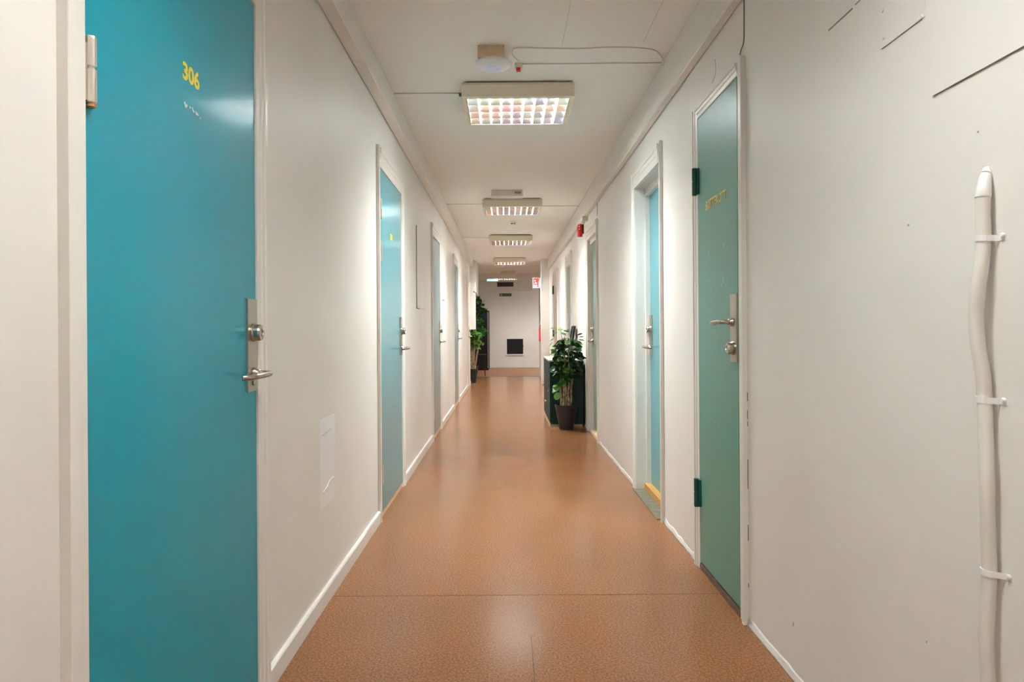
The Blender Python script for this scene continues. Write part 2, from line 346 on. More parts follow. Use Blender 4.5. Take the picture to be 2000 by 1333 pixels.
def make_door(i, side, X, op, paint, paint_name, leafX, label, hinge_near=True, casing_head=0.11, cw=0.066, hinge='steel',
              number=None, lever_z=0.993, knob_z=1.112, plate=(0.941, 1.21), threshold='wood', hinge_z=((1.775, 1.895), (1.52, 1.642), (0.20, 0.315)), narrow=False, furniture=True, sill=False):
    a, b = op; s = -side
    d = struct(empty('door_%d' % i, (X, (a+b)/2, 0), label, 'door'))
    # frame lining the opening
    bm = B(); back = X + side*0.16
    lin = leafX + side*0.045
    for (p, q) in ((a-0.0, a+0.0035), (b-0.0035, b)): box(bm, X, back, p, q, 0, ZL1)
    box(bm, X, back, a, b, ZL1-0.0035, ZL1)
    if abs(leafX - X) > 0.02:              # rebate stop in a deep reveal
        box(bm, leafX - side*0.03, leafX, b-0.016, b-0.0035, 0, ZL1); box(bm, leafX - side*0.03, leafX, a+0.0035, a+0.016, 0, ZL1)
        box(bm, leafX - side*0.03, leafX, a+0.0035, b-0.0035, ZL1-0.05, ZL1-0.0035)
    mk('door_frame', bm, 'trim', d)
    mk('casing', casing_bm(side, X, a-cw, a, 0, ZL1+casing_head, False, False), 'trim', d)
    mk('casing', casing_bm(side, X, b, b+cw, 0, ZL1+casing_head, False, True), 'trim', d)
    mk('casing', casing_bm(side, X, ZL1, ZL1+casing_head, a, b, True, True), 'trim', d)
    leaf = mk('door_leaf', bx(leafX, leafX + side*0.04, a+0.005, b-0.005, ZL0+0.002, ZL1-0.005), paint, d, bevel=0.002)
    # threshold
    if threshold == 'yellow_wood':
        lab(mk('threshold', bx(leafX-side*0.045, leafX+side*0.05, a+0.004, b-0.004, 0, 0.045), threshold, d, bevel=0.004), 'yellow painted threshold')
        lab(mk('worn_sill', bx(X-side*0.03, leafX-side*0.045, a+0.0, b-0.0, 0, 0.006), 'sill', d), 'grey worn sill')
    else:
        mk('threshold', bx(X-side*(0.0 if threshold == 'wood' else 0.012), leafX+side*0.05, a+0.004, b-0.004, 0, 0.028), threshold, d, bevel=0.003)
    # hinges
    yh = a if hinge_near else b
    for z0, z1 in hinge_z:
        if hinge == 'steel' and abs(leafX-X) < 0.03:
            h = mk('hinge', lathe(B(), (X + s*0.012, yh+0.012, z0+0.006), [(0.004, -0.004), (0.0088, 0.0), (0.0092, 0.004), (0.0092, (z1-z0)*0.48), (0.006, (z1-z0)*0.49), (0.006, (z1-z0)*0.52), (0.0092, (z1-z0)*0.53), (0.0092, z1-z0-0.008), (0.0085, z1-z0-0.004)], 16), 'hinge_steel', leaf, smooth=False)
            mk('hinge_plate', bx(X+s*0.001, X+s*0.010, yh-0.001, yh+0.010, z0+0.008, z1-0.012), 'hinge_steel', d)
        elif hinge == 'painted':
            dd = -1 if not hinge_near else 1
            lab(mk('hinge', lathe(B(), (X + s*0.026, yh+0.004*dd, z0), [(0.010, 0), (0.0115, 0.003), (0.0115, (z1-z0)*0.5), (0.008, (z1-z0)*0.51), (0.008, (z1-z0)*0.53), (0.0115, (z1-z0)*0.54), (0.0115, z1-z0-0.003), (0.010, z1-z0)], 14), 'dark_teal', leaf), 'dark green painted hinge')
            mk('hinge_plate', bx(leafX, X+s*0.020, yh+0.004*dd, yh+0.030*dd, z0+0.004, z1-0.004), 'dark_teal', d)
    # lock furniture on the other side
    yl, dirn = (b, -1) if hinge_near else (a, 1)
    if furniture:
        yc = yl + dirn*0.045
        pl = mk('lock_plate', bx(leafX, leafX+s*0.006, yl+dirn*0.009, yl+dirn*0.083, plate[0], plate[1]), 'steel_satin', d, bevel=0.002)
        mk('lock_cylinder', lathe(B(), (leafX+s*0.005, yc, knob_z), [(0.027, 0), (0.027, 0.006), (0.024, 0.010), (0.024, 0.022), (0.0215, 0.027), (0.012, 0.028), (0.011, 0.025), (0.003, 0.025)], 24, 'x', s), 'steel', pl, smooth=False)
        mk('handle_rose', lathe(B(), (leafX+s*0.005, yc, lever_z), [(0.018, 0), (0.018, 0.008), (0.012, 0.016), (0.011, 0.022)], 20, 'x', s), 'steel', pl, smooth=True)
        lever(side, leafX+s*0.004, yc, lever_z, dirn, pl)
        if hinge == 'steel':
            lathe_b = lathe(B(), (leafX+s*0.006, yc-0.002, lever_z-0.028), [(0.007, 0), (0.007, 0.004), (0.004, 0.005)], 12, 'x', s)
            mk('key_hole', lathe_b, 'steel', pl)
    if number:
        yc = a + 0.4255
        lab(mk('door_number', text_bm(number, 0.0435, 0.088, side, leafX+s*0.0002, yc, H+0.609, bold=0.03), 'yellow', leaf), 'yellow door number')
    return d, leaf

d1, leaf1 = make_door(1, -1, XL, L_OPEN[0], 'teal', 'teal', -0.745, 'large bright teal door numbered 306 in yellow, nearest on the left', number='306')
d2, leaf2 = make_door(2, -1, XL, L_OPEN[1], 'teal2', 'teal', -0.745, 'second teal door on the left with three steel hinges in view', number='308')
d3, leaf3 = make_door(3, -1, XL, L_OPEN[2], 'greyteal', '', -0.745, 'third door along the left wall, greyish blue')
d4, leaf4 = make_door(4, -1, XL, L_OPEN[3], 'greyteal', '', -0.745, 'fourth door along the left wall, a thin grey-green strip')
d5, leaf5 = make_door(5, -1, XL, L_OPEN[4], 'tan', '', -0.745, 'last beige door on the left wall beside the white cabinet')
e1, rleaf1 = make_door(6, 1, XR, R_OPEN[0], 'green', '', 0.895, 'narrow sage green closet door lettered BØTTEKOTT', hinge_near=False, casing_head=0.05, hinge='painted',
                       lever_z=H+0.026, knob_z=H-0.077, plate=(H-0.131, H+0.135), threshold='dark_wood', hinge_z=((H+0.618, H+0.745), (H-0.826, H-0.695)))
e2, rleaf2 = make_door(7, 1, XR, R_OPEN[1], 'teal2', '', 1.0, 'recessed light blue door on the right with a yellow threshold', threshold='yellow_wood', hinge='none')
e3, rleaf3 = make_door(8, 1, XR, R_OPEN[2], 'sage', '', 0.955, 'grey-green door on the right just before the potted plant', threshold='wood', hinge='none')
e4, rleaf4 = make_door(9, 1, XR, R_OPEN[3], 'sage', '', 0.93, 'pale green door on the right behind the potted plant', threshold='wood', hinge='none')
e5, rleaf5 = make_door(10, 1, XR, R_OPEN[4], 'tan', '', 0.895, 'beige door with dark hinges at the far end of the right wall', hinge_near=False, threshold='wood', hinge='painted',
                       hinge_z=((H+0.66, H+0.82), (H-0.13, H+0.0)), furniture=False)
lab(leaf1, 'glossy bright teal leaf')
lab(mk('door_lettering', text_bm('BØTTEKOTT', 0.042, 0.285, 1, 0.8948, 2.975, H+0.547, bold=0.02), mat('faded_yellow_vinyl', (0.72, 0.56, 0.12), 0.5), rleaf1), 'faded yellow lettering')
# worn lettering and chips on 306
bm = B()
for px, py, w_, h_, r_ in ((364, 199, .006, .010, .5), (367, 203, .004, .008, -.5), (374, 206, .005, .004, -.4), (379, 209, .006, .003, -.6), (381, 214, .007, .004, -.3), (386, 217, .005, .008, .3), (389, 220, .008, .004, -.5), (393.5, 227, .0015, .006, 0)):
    yy = 1365*0.745/(988.5-px); zz = H + (645-py)*yy/1365
    flake(bm, -0.745, yy, zz, w_*0.85, h_*0.8, -1, r_)
lab(mk('worn_lettering', bm, 'flake', leaf1), 'white remains of removed lettering')
bm = B()
for px, py, w_, h_, r_ in ((1415, 482, .010, .013, 0), (1385, 497, .006, .010, 0), (1386, 553, .006, .022, .2), (1389, 566, .005, .010, 0), (1413, 548, .006, .030, -.3), (1410, 560, .006, .014, -.2), (1396, 827, .018, .003, -.5), (1403, 832, .014, .003, -.6)):
    yy = 1365*0.895/(px-988.5); zz = H + (645-py)*yy/1365
    flake(bm, 0.895, yy, zz, w_*0.8, h_*0.75, 1, r_)
lab(mk('paint_scuff', bm, 'pale_teal_scuff', rleaf1), 'pale scuffs where stickers were torn off')
# brass tips under the door 306 hinge
for z0 in (1.52,):
    lab(mk('hinge_tip', lathe(B(), (XL+0.012, L_OPEN[0][0]+0.012, z0-0.002), [(0.005, -0.002), (0.0085, 0.0), (0.0085, 0.004)], 14), 'brass', leaf1), 'brass hinge tip')
# open dark gaps between the closet casing and the wall
bm = B()
for y0, y1 in ((770, 787), (805, 822), (826, 836), (900, 958), (1028, 1059), (1142, 1150)):
    box(bm, XR-0.002, XR, 2.6235, 2.6255, H-(y1-645)*2.63/1365, H-(y0-645)*2.63/1365)
lab(mk('paint_gap', bm, 'black', e1), 'dark gaps beside the casing')

# ------------------------------------------------------------------ cable trunking under the ceiling
tl = empty('cable_trunking', (XL, 5, HTL), 'off-white cable trunking above the teal doors', 'trunking')
ys = [Y0+0.001, -1.28, 1.07, 3.42, 5.76, 8.12, 10.5, 12.85, YE-0.001]
for a, b in zip(ys, ys[1:]):
    bm = B(); prof = ((XL+0.004, HTL), (-0.687, HTL), (-0.684, HTL+0.004), (-0.684, HTL+0.05), (-0.690, HTL+0.055), (-0.690, HC-0.001), (XL+0.004, HC-0.001))
    A_ = [bm.verts.new((x, a+0.0012, z)) for x, z in prof]; B_ = [bm.verts.new((x, b-0.0012, z)) for x, z in prof]
    for k in range(7): bm.faces.new((A_[k], A_[(k+1)%7], B_[(k+1)%7], B_[k]))
    bm.faces.new(A_); bm.faces.new(B_); mk('trunking_segment', bm, 'trunk', tl)
tr = empty('cable_trunking', (XR, 5, HTR), 'off-white cable trunking above the closet door', 'trunking')
ys = [Y0+0.001, -1.78, 0.57, 2.92, 5.27, 7.62, 9.8, 12.1, YE-0.001]
for a, b in zip(ys, ys[1:]):
    bm = B(); prof = ((XR-0.004, HTR), (0.868, HTR), (0.864, HTR+0.005), (0.864, HTR+0.06), (0.870, HTR+0.066), (0.878, HC-0.001), (XR-0.004, HC-0.001))
    A_ = [bm.verts.new((x, a+0.0012, z)) for x, z in prof]; B_ = [bm.verts.new((x, b-0.0012, z)) for x, z in prof]
    for k in range(7): bm.faces.new((A_[k], A_[(k+1)%7], B_[(k+1)%7], B_[k]))
    bm.faces.new(A_); bm.faces.new(B_); mk('trunking_segment', bm, 'trunk', tr)
for o_ in [c for c in bpy.data.objects if c.name.startswith('trunking_segment')]: pass
# closing covers so that the ends do not show black
jb = mk('junction_box', bx(0.845, XR-0.001, 7.66, 7.74, HTR-0.05, HTR-0.001), 'beige', bevel=0.004)
tag(jb, 'small beige junction box under the right trunking beside the red alarm', 'junction box')

# ------------------------------------------------------------------ ceiling lamps
def make_lamp(y0, label):
    cx = 0.08; t = empty('ceiling_lamp', (cx, y0+0.29, HC), label, 'lamp', 'louvred ceiling lamps along the corridor')
    x0, x1, y1 = cx-0.335, cx+0.335, y0+0.58; zt, zb = HC-0.008, HC-0.100
    lab(mk('mounting_plate', bx(x0+0.03, x1-0.03, y0+0.03, y1-0.03, HC-0.008, HC), 'black', t), 'plate painted black as the shadow gap')  # black colour stands in for shadow between ceiling and housing
    bm = B()                                     # housing: four flared sides and a top sheet
    r = 0.0
    def side(p0, p1, q0, q1):
        pass
    rim_in = 0.026
    o_ = [(x0+0.012, y0+0.012), (x1-0.012, y0+0.012), (x1-0.012, y1-0.012), (x0+0.012, y1-0.012)]
    o2 = [(x0, y0), (x1, y0), (x1, y1), (x0, y1)]
    i2 = [(x0+rim_in, y0+rim_in), (x1-rim_in, y0+rim_in), (x1-rim_in, y1-rim_in), (x0+rim_in, y1-rim_in)]
    rings = [[bm.verts.new((x, y, z)) for x, y in pts] for pts, z in ((o_, zt), (o2, zt-0.018), (o2, zb+0.006), ([(x+(0.006 if k in (0, 3) else -0.006), y+(0.006 if k < 2 else -0.006)) for k, (x, y) in enumerate(o2)], zb), (i2, zb), (i2, zb+0.006), (i2, zt-0.006))]
    for A_, B_ in zip(rings, rings[1:]):
        for k in range(4): bm.faces.new((A_[k], A_[(k+1)%4], B_[(k+1)%4], B_[k]))
    bm.faces.new(rings[0]); bm.faces.new(rings[-1])
    mk('lamp_housing', bm, 'beige', t)
    lx0, lx1, ly0, ly1 = x0+rim_in+0.002, x1-rim_in-0.002, y0+rim_in+0.002, y1-rim_in-0.002
    bm = B()
    for a in (lx0, lx1-0.003): box(bm, a, a+0.003, ly0, ly1, zb+0.001, zb+0.05)
    for a in (ly0, ly1-0.003): box(bm, lx0, lx1, a, a+0.003, zb+0.001, zb+0.05)
    lv = lab(mk('louvre_frame', bm, 'blade', t), 'aluminium louvre')
    for k in range(8):                           # blades along the corridor: thin wedges, wide at the foot
        xx = lx0 + (lx1-lx0)*(k+1)/9; bm = B()
        for q in (((xx-0.0045, zb+0.002), (xx+0.0045, zb+0.002)), ((xx, zb+0.002), (xx, zb+0.046))):
            vv = [bm.verts.new((q[0][0], ly0+0.003, q[0][1])), bm.verts.new((q[1][0], ly0+0.003, q[1][1])), bm.verts.new((q[1][0], ly1-0.003, q[1][1])), bm.verts.new((q[0][0], ly1-0.003, q[0][1]))]
            bm.faces.new(vv)
        mk('long_blade', bm, 'long', lv)
    def cross(yy, back=True):                    # V-shaped blade: thin at the foot, wide at the top
        bm = B(); w0, w1 = 0.001, 0.016
        pr = ((-w0, zb+0.004), (w0, zb+0.004), (w1 if back else w0, zb+0.050), (-w1, zb+0.050))
        A_ = [bm.verts.new((lx0+0.0031, yy+p, z)) for p, z in pr]; B_ = [bm.verts.new((lx1-0.0031, yy+p, z)) for p, z in pr]
        for q in range(4): bm.faces.new((A_[q], A_[(q+1)%4], B_[(q+1)%4], B_[q]))
        bm.faces.new(A_); bm.faces.new(B_); mk('cross_blade', bm, 'blade', lv)
    for k in range(3):
        yy = ly0 + (ly1-ly0)*(k+1)/4
        cross(yy)
    cross(ly1-0.005, False)
    for k in range(3):
        xx = cx + (k-1)*0.17
        tube(bm_t := B(), [(xx, ly0+0.02, zb+0.062), (xx, ly1-0.02, zb+0.062)], 0.008, 10)
        lab(mk('lamp_tube', bm_t, 'tube', t), 'glowing tube')
    li = bpy.data.lights.new('lamp_light', 'AREA'); li.shape = 'RECTANGLE'; li.size = 0.56; li.size_y = 0.49
    li.energy = LAMP_POWER; li.color = LAMP_COLOR
    li.use_nodes = True; ln = li.node_tree.nodes; ll = li.node_tree.links      # batwing distribution of a parabolic louvre
    ge = ln.new('ShaderNodeNewGeometry'); sp = ln.new('ShaderNodeSeparateXYZ'); ll.new(ge.outputs['Incoming'], sp.inputs[0])
    p2 = ln.new('ShaderNodeMath'); p2.operation = 'MULTIPLY'; ll.new(sp.outputs['X'], p2.inputs[0]); ll.new(sp.outputs['X'], p2.inputs[1])
    ma = ln.new('ShaderNodeMath'); ma.operation = 'MULTIPLY_ADD'; ma.inputs[1].default_value = 1.0; ma.inputs[2].default_value = 0.58; ll.new(p2.outputs[0], ma.inputs[0])
    ll.new(ma.outputs[0], ln['Emission'].inputs['Strength'])
    lo = bpy.data.objects.new('lamp_light', li); C.objects.link(lo); lo.parent = t
    lo.location = Vector((cx, y0+0.29, zb+0.072)) - ORG[t.name]
    return t
def copy_tree(o, parent=None, label=None, loc=None, power=1.0):
    c = o.copy(); C.objects.link(c); c.parent = parent
    if o.type == 'LIGHT' and power != 1.0: c.data = o.data.copy(); c.data.energy = LAMP_POWER*power
    if label: c['label'] = label
    if loc is not None: c.location = loc
    for ch in list(o.children): copy_tree(ch, c, power=power)
    return c
lamp = make_lamp(4.13, 'nearest louvred ceiling lamp, square, with a beige housing')
for y0, lb in ((7.81, 'second louvred ceiling lamp, with a white plastic box at its front edge'), (10.78, 'third louvred ceiling lamp along the corridor, plain'),
               (14.2, 'last lit ceiling lamp, just before the dark cross beam'), (0.75, 'louvred ceiling lamp overhead of the viewer'), (-2.6, 'louvred ceiling lamp behind the viewer')):
    copy_tree(lamp, None, lb, (0.08, y0+0.29, HC), {0.75: 0.36}.get(y0, 1.0))

# lobby lamps: one just behind the cross beam, two out of sight to the sides
for cx_, y0, lb, pw in ((0.0, 18.72, 'louvred ceiling lamp peeping out below the far cross beam', 0.5), (-1.9, 16.2, 'louvred ceiling lamp of the lobby, left of the corridor', 0.4), (1.45, 19.0, 'louvred ceiling lamp of the lobby, right of the corridor', 0.5)):
    copy_tree(lamp, None, lb, (cx_, y0+0.29, HC), pw)

def PX(px, X, side=-1):          # depth of a pixel column seen on the plane x = X
    return 1365*abs(X)/abs(px-988.5)

# ------------------------------------------------------------------ ceiling devices
t = empty('access_point', (-0.063, 3.69, HC), 'white round wireless access point on a wooden block before the nearest lamp', 'access point')
mk('wooden_block', bx(-0.138, 0.0, 3.62, 3.78, HC-0.062, HC-0.001), 'wood', t, bevel=0.002)
mk('cover', lathe(B(), (-0.060, 3.69, HC-0.062), [(0.088, 0.0), (0.096, -0.006), (0.094, -0.016), (0.082, -0.026), (0.055, -0.032), (0.02, -0.034)], 40), mat('access_point_plastic', (0.90, 0.91, 0.95), 0.35), t, smooth=True)
bm = B()
for k in range(36):
    a = 2*math.pi*k/36; a2 = 2*math.pi*(k+1)/36
    q = []
    for r_ in (0.030, 0.034):
        for an in (a, a2): q.append(bm.verts.new((-0.060+r_*math.cos(an), 3.69+r_*math.sin(an), HC-0.0975+(0.0005 if r_ > .032 else 0))))
    bm.faces.new((q[0], q[1], q[3], q[2]))
bmesh.ops.solidify(bm, geom=bm.faces[:], thickness=0.001)
lab(mk('light_ring', bm, 'blue_led', t), 'thin blue light ring')
cab = [(0.075, 3.76, HC-0.03), (0.045, 3.70, HC-0.02), (0.05, 3.66, HC-0.004), (0.10, 3.65, HC-0.003), (0.25, 3.66, HC-0.003), (0.40, 3.665, HC-0.003), (0.55, 3.65, HC-0.003), (0.70, 3.66, HC-0.003), (0.80, 3.70, HC-0.003), (0.862, 3.80, HC-0.012), (0.872, 3.84, HC-0.03)]
tag(mk('ceiling_cable', tube(B(), spline(cab, 6), 0.0035, 8), 'trunk', smooth=True), 'thin painted cable from the wireless access point to the right trunking', 'cable')
t = empty('indicator_light', (0.078, 3.86, HC), 'tiny beige indicator with a red lens beside the access point', 'indicator')
mk('indicator_body', bx(0.058, 0.100, 3.855, 3.895, HC-0.028, HC-0.0005), 'beige', t, bevel=0.003)
lab(mk('lens', bx(0.066, 0.090, 3.852, 3.880, HC-0.044, HC-0.028), 'red', t, bevel=0.003), 'red lens')
tag(mk('ceiling_cable', tube(B(), [(0.10, 3.875, HC-0.003), (0.4, 3.872, HC-0.003), (0.868, 3.868, HC-0.003)], 0.003, 8), 'trunk', smooth=True), 'straight painted cable from the red indicator to the right trunking', 'cable')
def side_cable(x0, x1, y, label):
    bm = tube(B(), [(x0, y, HC-0.004), (x1, y+0.004, HC-0.004)], 0.0035, 8)
    return tag(mk('ceiling_cable', bm, 'trunk', smooth=True), label, 'cable')
side_cable(-0.69, -0.258, 4.34, 'painted cable from the left trunking to the nearest lamp')
side_cable(-0.69, -0.258, 8.15, 'painted cable from the left trunking to the second lamp')
side_cable(0.418, 0.868, 8.32, 'painted cable from the second lamp to the right trunking')
side_cable(-0.69, -0.258, 11.12, 'painted cable from the left trunking to the third lamp')
cc = mk('cable_clip', bx(-0.283, -0.256, 4.325, 4.355, HC-0.02, HC-0.0085), 'crack', bevel=0.002)
tag(cc, 'small dark clip at the left edge of the nearest lamp', 'clip')
# white box at the front edge of the second lamp
t = empty('emergency_light', (0.03, 7.6, HC), 'white plastic emergency light box before the second lamp', 'emergency light')
mk('light_box', bx(-0.145, 0.185, 7.36, 7.50, HC-0.052, HC-0.001), 'plastic', t, bevel=0.006)
mk('cover', bx(-0.150, 0.190, 7.355, 7.505, HC-0.066, HC-0.053), 'plastic', t, bevel=0.004)
lab(mk('screw_cover', bx(0.10, 0.165, 7.352, 7.36, HC-0.04, HC-0.02), 'mark', t), 'small grey label')
def detector(x, y, r, label, dark=True):
    t = empty('smoke_detector', (x, y, HC), label, 'smoke detector')
    mk('detector_base', lathe(B(), (x, y, HC-0.0005), [(r, 0), (r, -0.012), (r*0.9, -0.016)], 24), 'plastic', t, smooth=False)
    mk('detector_head', lathe(B(), (x, y, HC-0.0165), [(r*0.86, 0), (r*0.82, -0.014), (r*0.6, -0.026), (r*0.2, -0.029)], 24), 'plastic', t, smooth=True)
    if dark:
        for s_ in (-1, 1): lab(mk('sensor_slot', bx(x+s_*r*0.35-0.012, x+s_*r*0.35+0.012, y-r*0.86, y-r*0.70, HC-0.034, HC-0.022), 'black', t), 'dark sensor slot')
detector(0.105, 9.55, 0.05, 'small white smoke detector between the second and third lamps')
detector(-0.11, 16.1, 0.085, 'white smoke detector behind the last corridor lamp', False)
lab(mk('label_plate', bx(0.02, 0.045, 14.192, 14.2, HC-0.06, HC-0.035), 'mark', lamp), 'small mark') if False else None
tag(mk('ceiling_box', bx(-0.12, 0.24, 17.45, 17.62, HC-0.085, HC-0.001), 'beige', bevel=0.006), 'flat beige box on the ceiling just before the cross beam', 'box')
t = empty('exit_light', (-0.36, 18.9, HC), 'green glowing exit light showing just below the cross beam', 'exit light')
mk('fitting', bx(-0.50, -0.36+0.14, 18.86, 18.90, HC-0.10, HC-0.001), 'plastic', t, bevel=0.004)
lab(mk('green_panel', bx(-0.51, -0.21, 18.865, 18.895, HC-0.152, HC-0.101), 'green_glow', t), 'glowing green panel')

# ------------------------------------------------------------------ red alarm, extinguisher, signs
t = empty('fire_alarm', (0.86, 8.1, H+1.20), 'red cylindrical fire alarm sounder hanging under the right trunking', 'fire alarm')
mk('alarm_body', lathe(B(), (0.862, 8.1, H+1.075), [(0.026, 0), (0.030, 0.004), (0.030, 0.110), (0.026, 0.135), (0.014, 0.150)], 20), 'red', t, smooth=False)
lab(mk('alarm_bracket', bx(0.884, XR-0.0005, 8.07, 8.13, H+1.11, H+1.215), 'darkred', t, bevel=0.004), 'dark red bracket')
for z_ in (1.19, 1.16):
    lab(mk('alarm_lens', lathe(B(), (0.850, 8.073, H+z_), [(0.004, -0.004), (0.007, 0), (0.004, 0.004)], 10), 'sign_white', t), 'pale lens')
tag(mk('alarm_cable', tube(B(), [(XR-0.004, 8.10, H+1.21), (XR-0.004, 7.92, H+1.225), (XR-0.004, 7.74, H+1.215)], 0.004, 8), 'mark'), 'grey cable from the junction box to the red alarm', 'cable')
t = empty('fire_extinguisher', (0.76, 15.45, 0.83), 'red fire extinguisher mostly hidden behind the jutting wall end', 'fire extinguisher')
mk('bottle', lathe(B(), (0.762, 15.45, 0.86), [(0.03, 0), (0.036, 0.01), (0.036, 0.27), (0.030, 0.31), (0.014, 0.33)], 20), 'red', t, smooth=False)
mk('valve', lathe(B(), (0.762, 15.45, 1.19), [(0.012, 0), (0.012, 0.025), (0.008, 0.03)], 12), 'black_gloss', t)
mk('valve_handle', bx(0.754, 0.770, 15.39, 15.47, 1.215, 1.225), 'black_gloss', t)
mk('wall_bracket', bx(0.785, 0.7995, 15.43, 15.47, 0.95, 1.10), 'black_gloss', t)
# fire extinguisher sign, projecting from the return wall
t = empty('fire_sign', (0.70, 15.0, H+0.9), 'red and white fire extinguisher sign sticking out near the ceiling', 'sign')
sx0, sx1, sz0, sz1, sy = 0.575, 0.7995, H+0.893, H+1.113, 14.92
mk('sign_plate', bx(sx0, sx1, sy, sy+0.006, sz0, sz1), 'sign_white', t)
lab(mk('red_field', bx(sx0+0.012, sx1-0.012, sy-0.0012, sy, sz0+0.022, sz1-0.012), 'sign_red', t), 'red field')
bm = B()                                         # extinguisher symbol
ex = sx0+0.150
box(bm, ex-0.026, ex+0.026, sy-0.0025, sy-0.0012, sz0+0.030, sz0+0.150); box(bm, ex-0.018, ex+0.018, sy-0.0025, sy-0.0012, sz0+0.150, sz0+0.165)
box(bm, ex-0.008, ex+0.008, sy-0.0025, sy-0.0012, sz0+0.165, sz0+0.185); box(bm, ex-0.024, ex+0.012, sy-0.0025, sy-0.0012, sz0+0.185, sz0+0.193)
lab(mk('extinguisher_symbol', bm, 'sign_white', t), 'white extinguisher symbol')
bm = B()                                         # flame symbol: stacked curved tongues
for pts in (((0.03,0.03),(0.09,0.03),(0.10,0.06),(0.085,0.075),(0.07,0.055),(0.05,0.06),(0.035,0.075),(0.022,0.05)), ((0.035,0.09),(0.06,0.085),(0.09,0.095),(0.095,0.12),(0.075,0.11),(0.06,0.135),(0.045,0.115)), ((0.03,0.145),(0.055,0.14),(0.065,0.155),(0.05,0.18),(0.04,0.165))):
    f = [bm.verts.new((sx0+x, sy-0.0025, sz0+z)) for x, z in pts]; g = [bm.verts.new((sx0+x, sy-0.0012, sz0+z)) for x, z in pts]
    bm.faces.new(f); bm.faces.new(g)
    for k in range(len(f)): bm.faces.new((f[k], f[(k+1)%len(f)], g[(k+1)%len(f)], g[k]))
lab(mk('flame_symbol', bm, 'sign_white', t), 'white flame symbol')

# ------------------------------------------------------------------ end wall
t = empty('vent_grille', (-0.01, YEND, 2.4), 'dark brown ventilation grille high on the end wall', 'vent')
mk('vent_frame', bx(-0.255, 0.225, YEND-0.012, YEND-0.0005, H+1.285, H+1.415), 'grille', t, bevel=0.003)
for k in range(5): mk('slat', bx(-0.240, 0.210, YEND-0.020, YEND-0.012, H+1.298+k*0.023, H+1.308+k*0.023), 'grille', t)
t = empty('direction_sign', (-0.01, YEND, 2.15), 'small dark sign with a white arrow on the end wall', 'sign')
mk('sign_plate', bx(-0.19, 0.165, YEND-0.008, YEND-0.0005, H+1.0, H+1.085), 'sign_dark', t, bevel=0.003)
bm = B()                                         # arrow
f = [(-0.165, 1.042), (-0.135, 1.064), (-0.135, 1.050), (-0.105, 1.050), (-0.105, 1.034), (-0.135, 1.034), (-0.135, 1.020)]
v1 = [bm.verts.new((x, YEND-0.0095, H+z)) for x, z in f]; v2 = [bm.verts.new((x, YEND-0.008, H+z)) for x, z in f]
bm.faces.new(v1); bm.faces.new(v2)
for k in range(7): bm.faces.new((v1[k], v1[(k+1)%7], v2[(k+1)%7], v2[k]))
lab(mk('arrow', bm, 'sign_white', t), 'white arrow')
lab(mk('lettering', box(bx(-0.08, 0.07, YEND-0.0095, YEND-0.008, H+1.036, H+1.048), 0.085, 0.14, YEND-0.0095, YEND-0.008, H+1.030, H+1.050), mat('faded_sign_text', (0.30, 0.28, 0.22), 0.6), t), 'faded line of small lettering, unreadable')
t = empty('wall_hatch', (0.26, YEND, 0.6), 'square dark hatch with a pale frame low on the end wall', 'hatch')
hx0, hx1, hz0, hz1 = 0.02, 0.50, H-0.715, H-0.265
mk('hatch_panel', bx(hx0, hx1, YEND-0.02, YEND-0.0005, hz0, hz1), 'hatch', t)
bm = B()
for a in ((hx0-0.035, hx0, hz0-0.035, hz1+0.02), (hx1, hx1+0.02, hz0-0.035, hz1+0.02)): box(bm, a[0], a[1], YEND-0.028, YEND-0.0005, a[2], a[3])
for a in ((hz0-0.035, hz0), (hz1, hz1+0.02)): box(bm, hx0, hx1, YEND-0.028, YEND-0.0005, *a)
mk('hatch_frame', bm, 'trim_white', t)
mk('latch', bx(hx1-0.015, hx1+0.008, YEND-0.036, YEND-0.028, H-0.50, H-0.46), 'hatch', t)

# ------------------------------------------------------------------ left end: white cabinet and duct, black locker, stool
t = empty('electrical_cabinet', (-0.74, 14.8, H+0.02), 'tall white cabinet hung at the far end of the left wall', 'cabinet')
mk('cabinet_body', bx(-1.0, -0.640, YE+0.02, YE+0.30, H+0.015, H+1.0), 'plastic', t, bevel=0.004)
mk('cabinet_front', bx(-0.99, -0.648, YE+0.008, YE+0.02, H+0.025, H+0.99), 'plastic', t, bevel=0.003)
dt = mk('duct_casing', bx(-1.3, -0.630, YE+0.31, YE+1.6, H+0.79, HC-0.001), 'trim', bevel=0.004)
tag(dt, 'white boxed duct under the ceiling behind the white cabinet', 'duct')
t = empty('bracket_hook', (-0.66, 14.6, H+0.78), 'small dark angled hook below the white boxed duct', 'hook')
mk('hook_arm', tube(B(), [(-0.665, 14.49, H+0.80), (-0.64, 14.47, H+0.785), (-0.605, 14.47, H+0.765)], 0.008, 8), 'crack', t)
mk('hook_base', bx(-0.672, -0.655, 14.47, 14.512, H+0.788, H+0.812), 'crack', t)
t = empty('tall_locker', (-0.61, 19.5, 0), 'tall black locker against the end wall, left side', 'locker')
mk('locker_body', bx(-1.35, -0.475, 19.4, 19.95, 0.03, 1.655), 'black_gloss', t, bevel=0.004)
mk('locker_plinth', bx(-1.33, -0.50, 19.43, 19.93, 0, 0.03), 'black', t)
mk('locker_door', bx(-1.34, -0.52, 19.385, 19.4, 0.05, 1.645), 'black_gloss', t, bevel=0.003)
lab(mk('door_edge', bx(-0.515, -0.49, 19.38, 19.4, 0.05, 1.62), mat('silver_edge', (0.45, 0.40, 0.38), 0.35, 0.6), t), 'silver edge strip')
mk('locker_handle', bx(-0.58, -0.57, 19.365, 19.385, 0.85, 1.0), 'black', t)
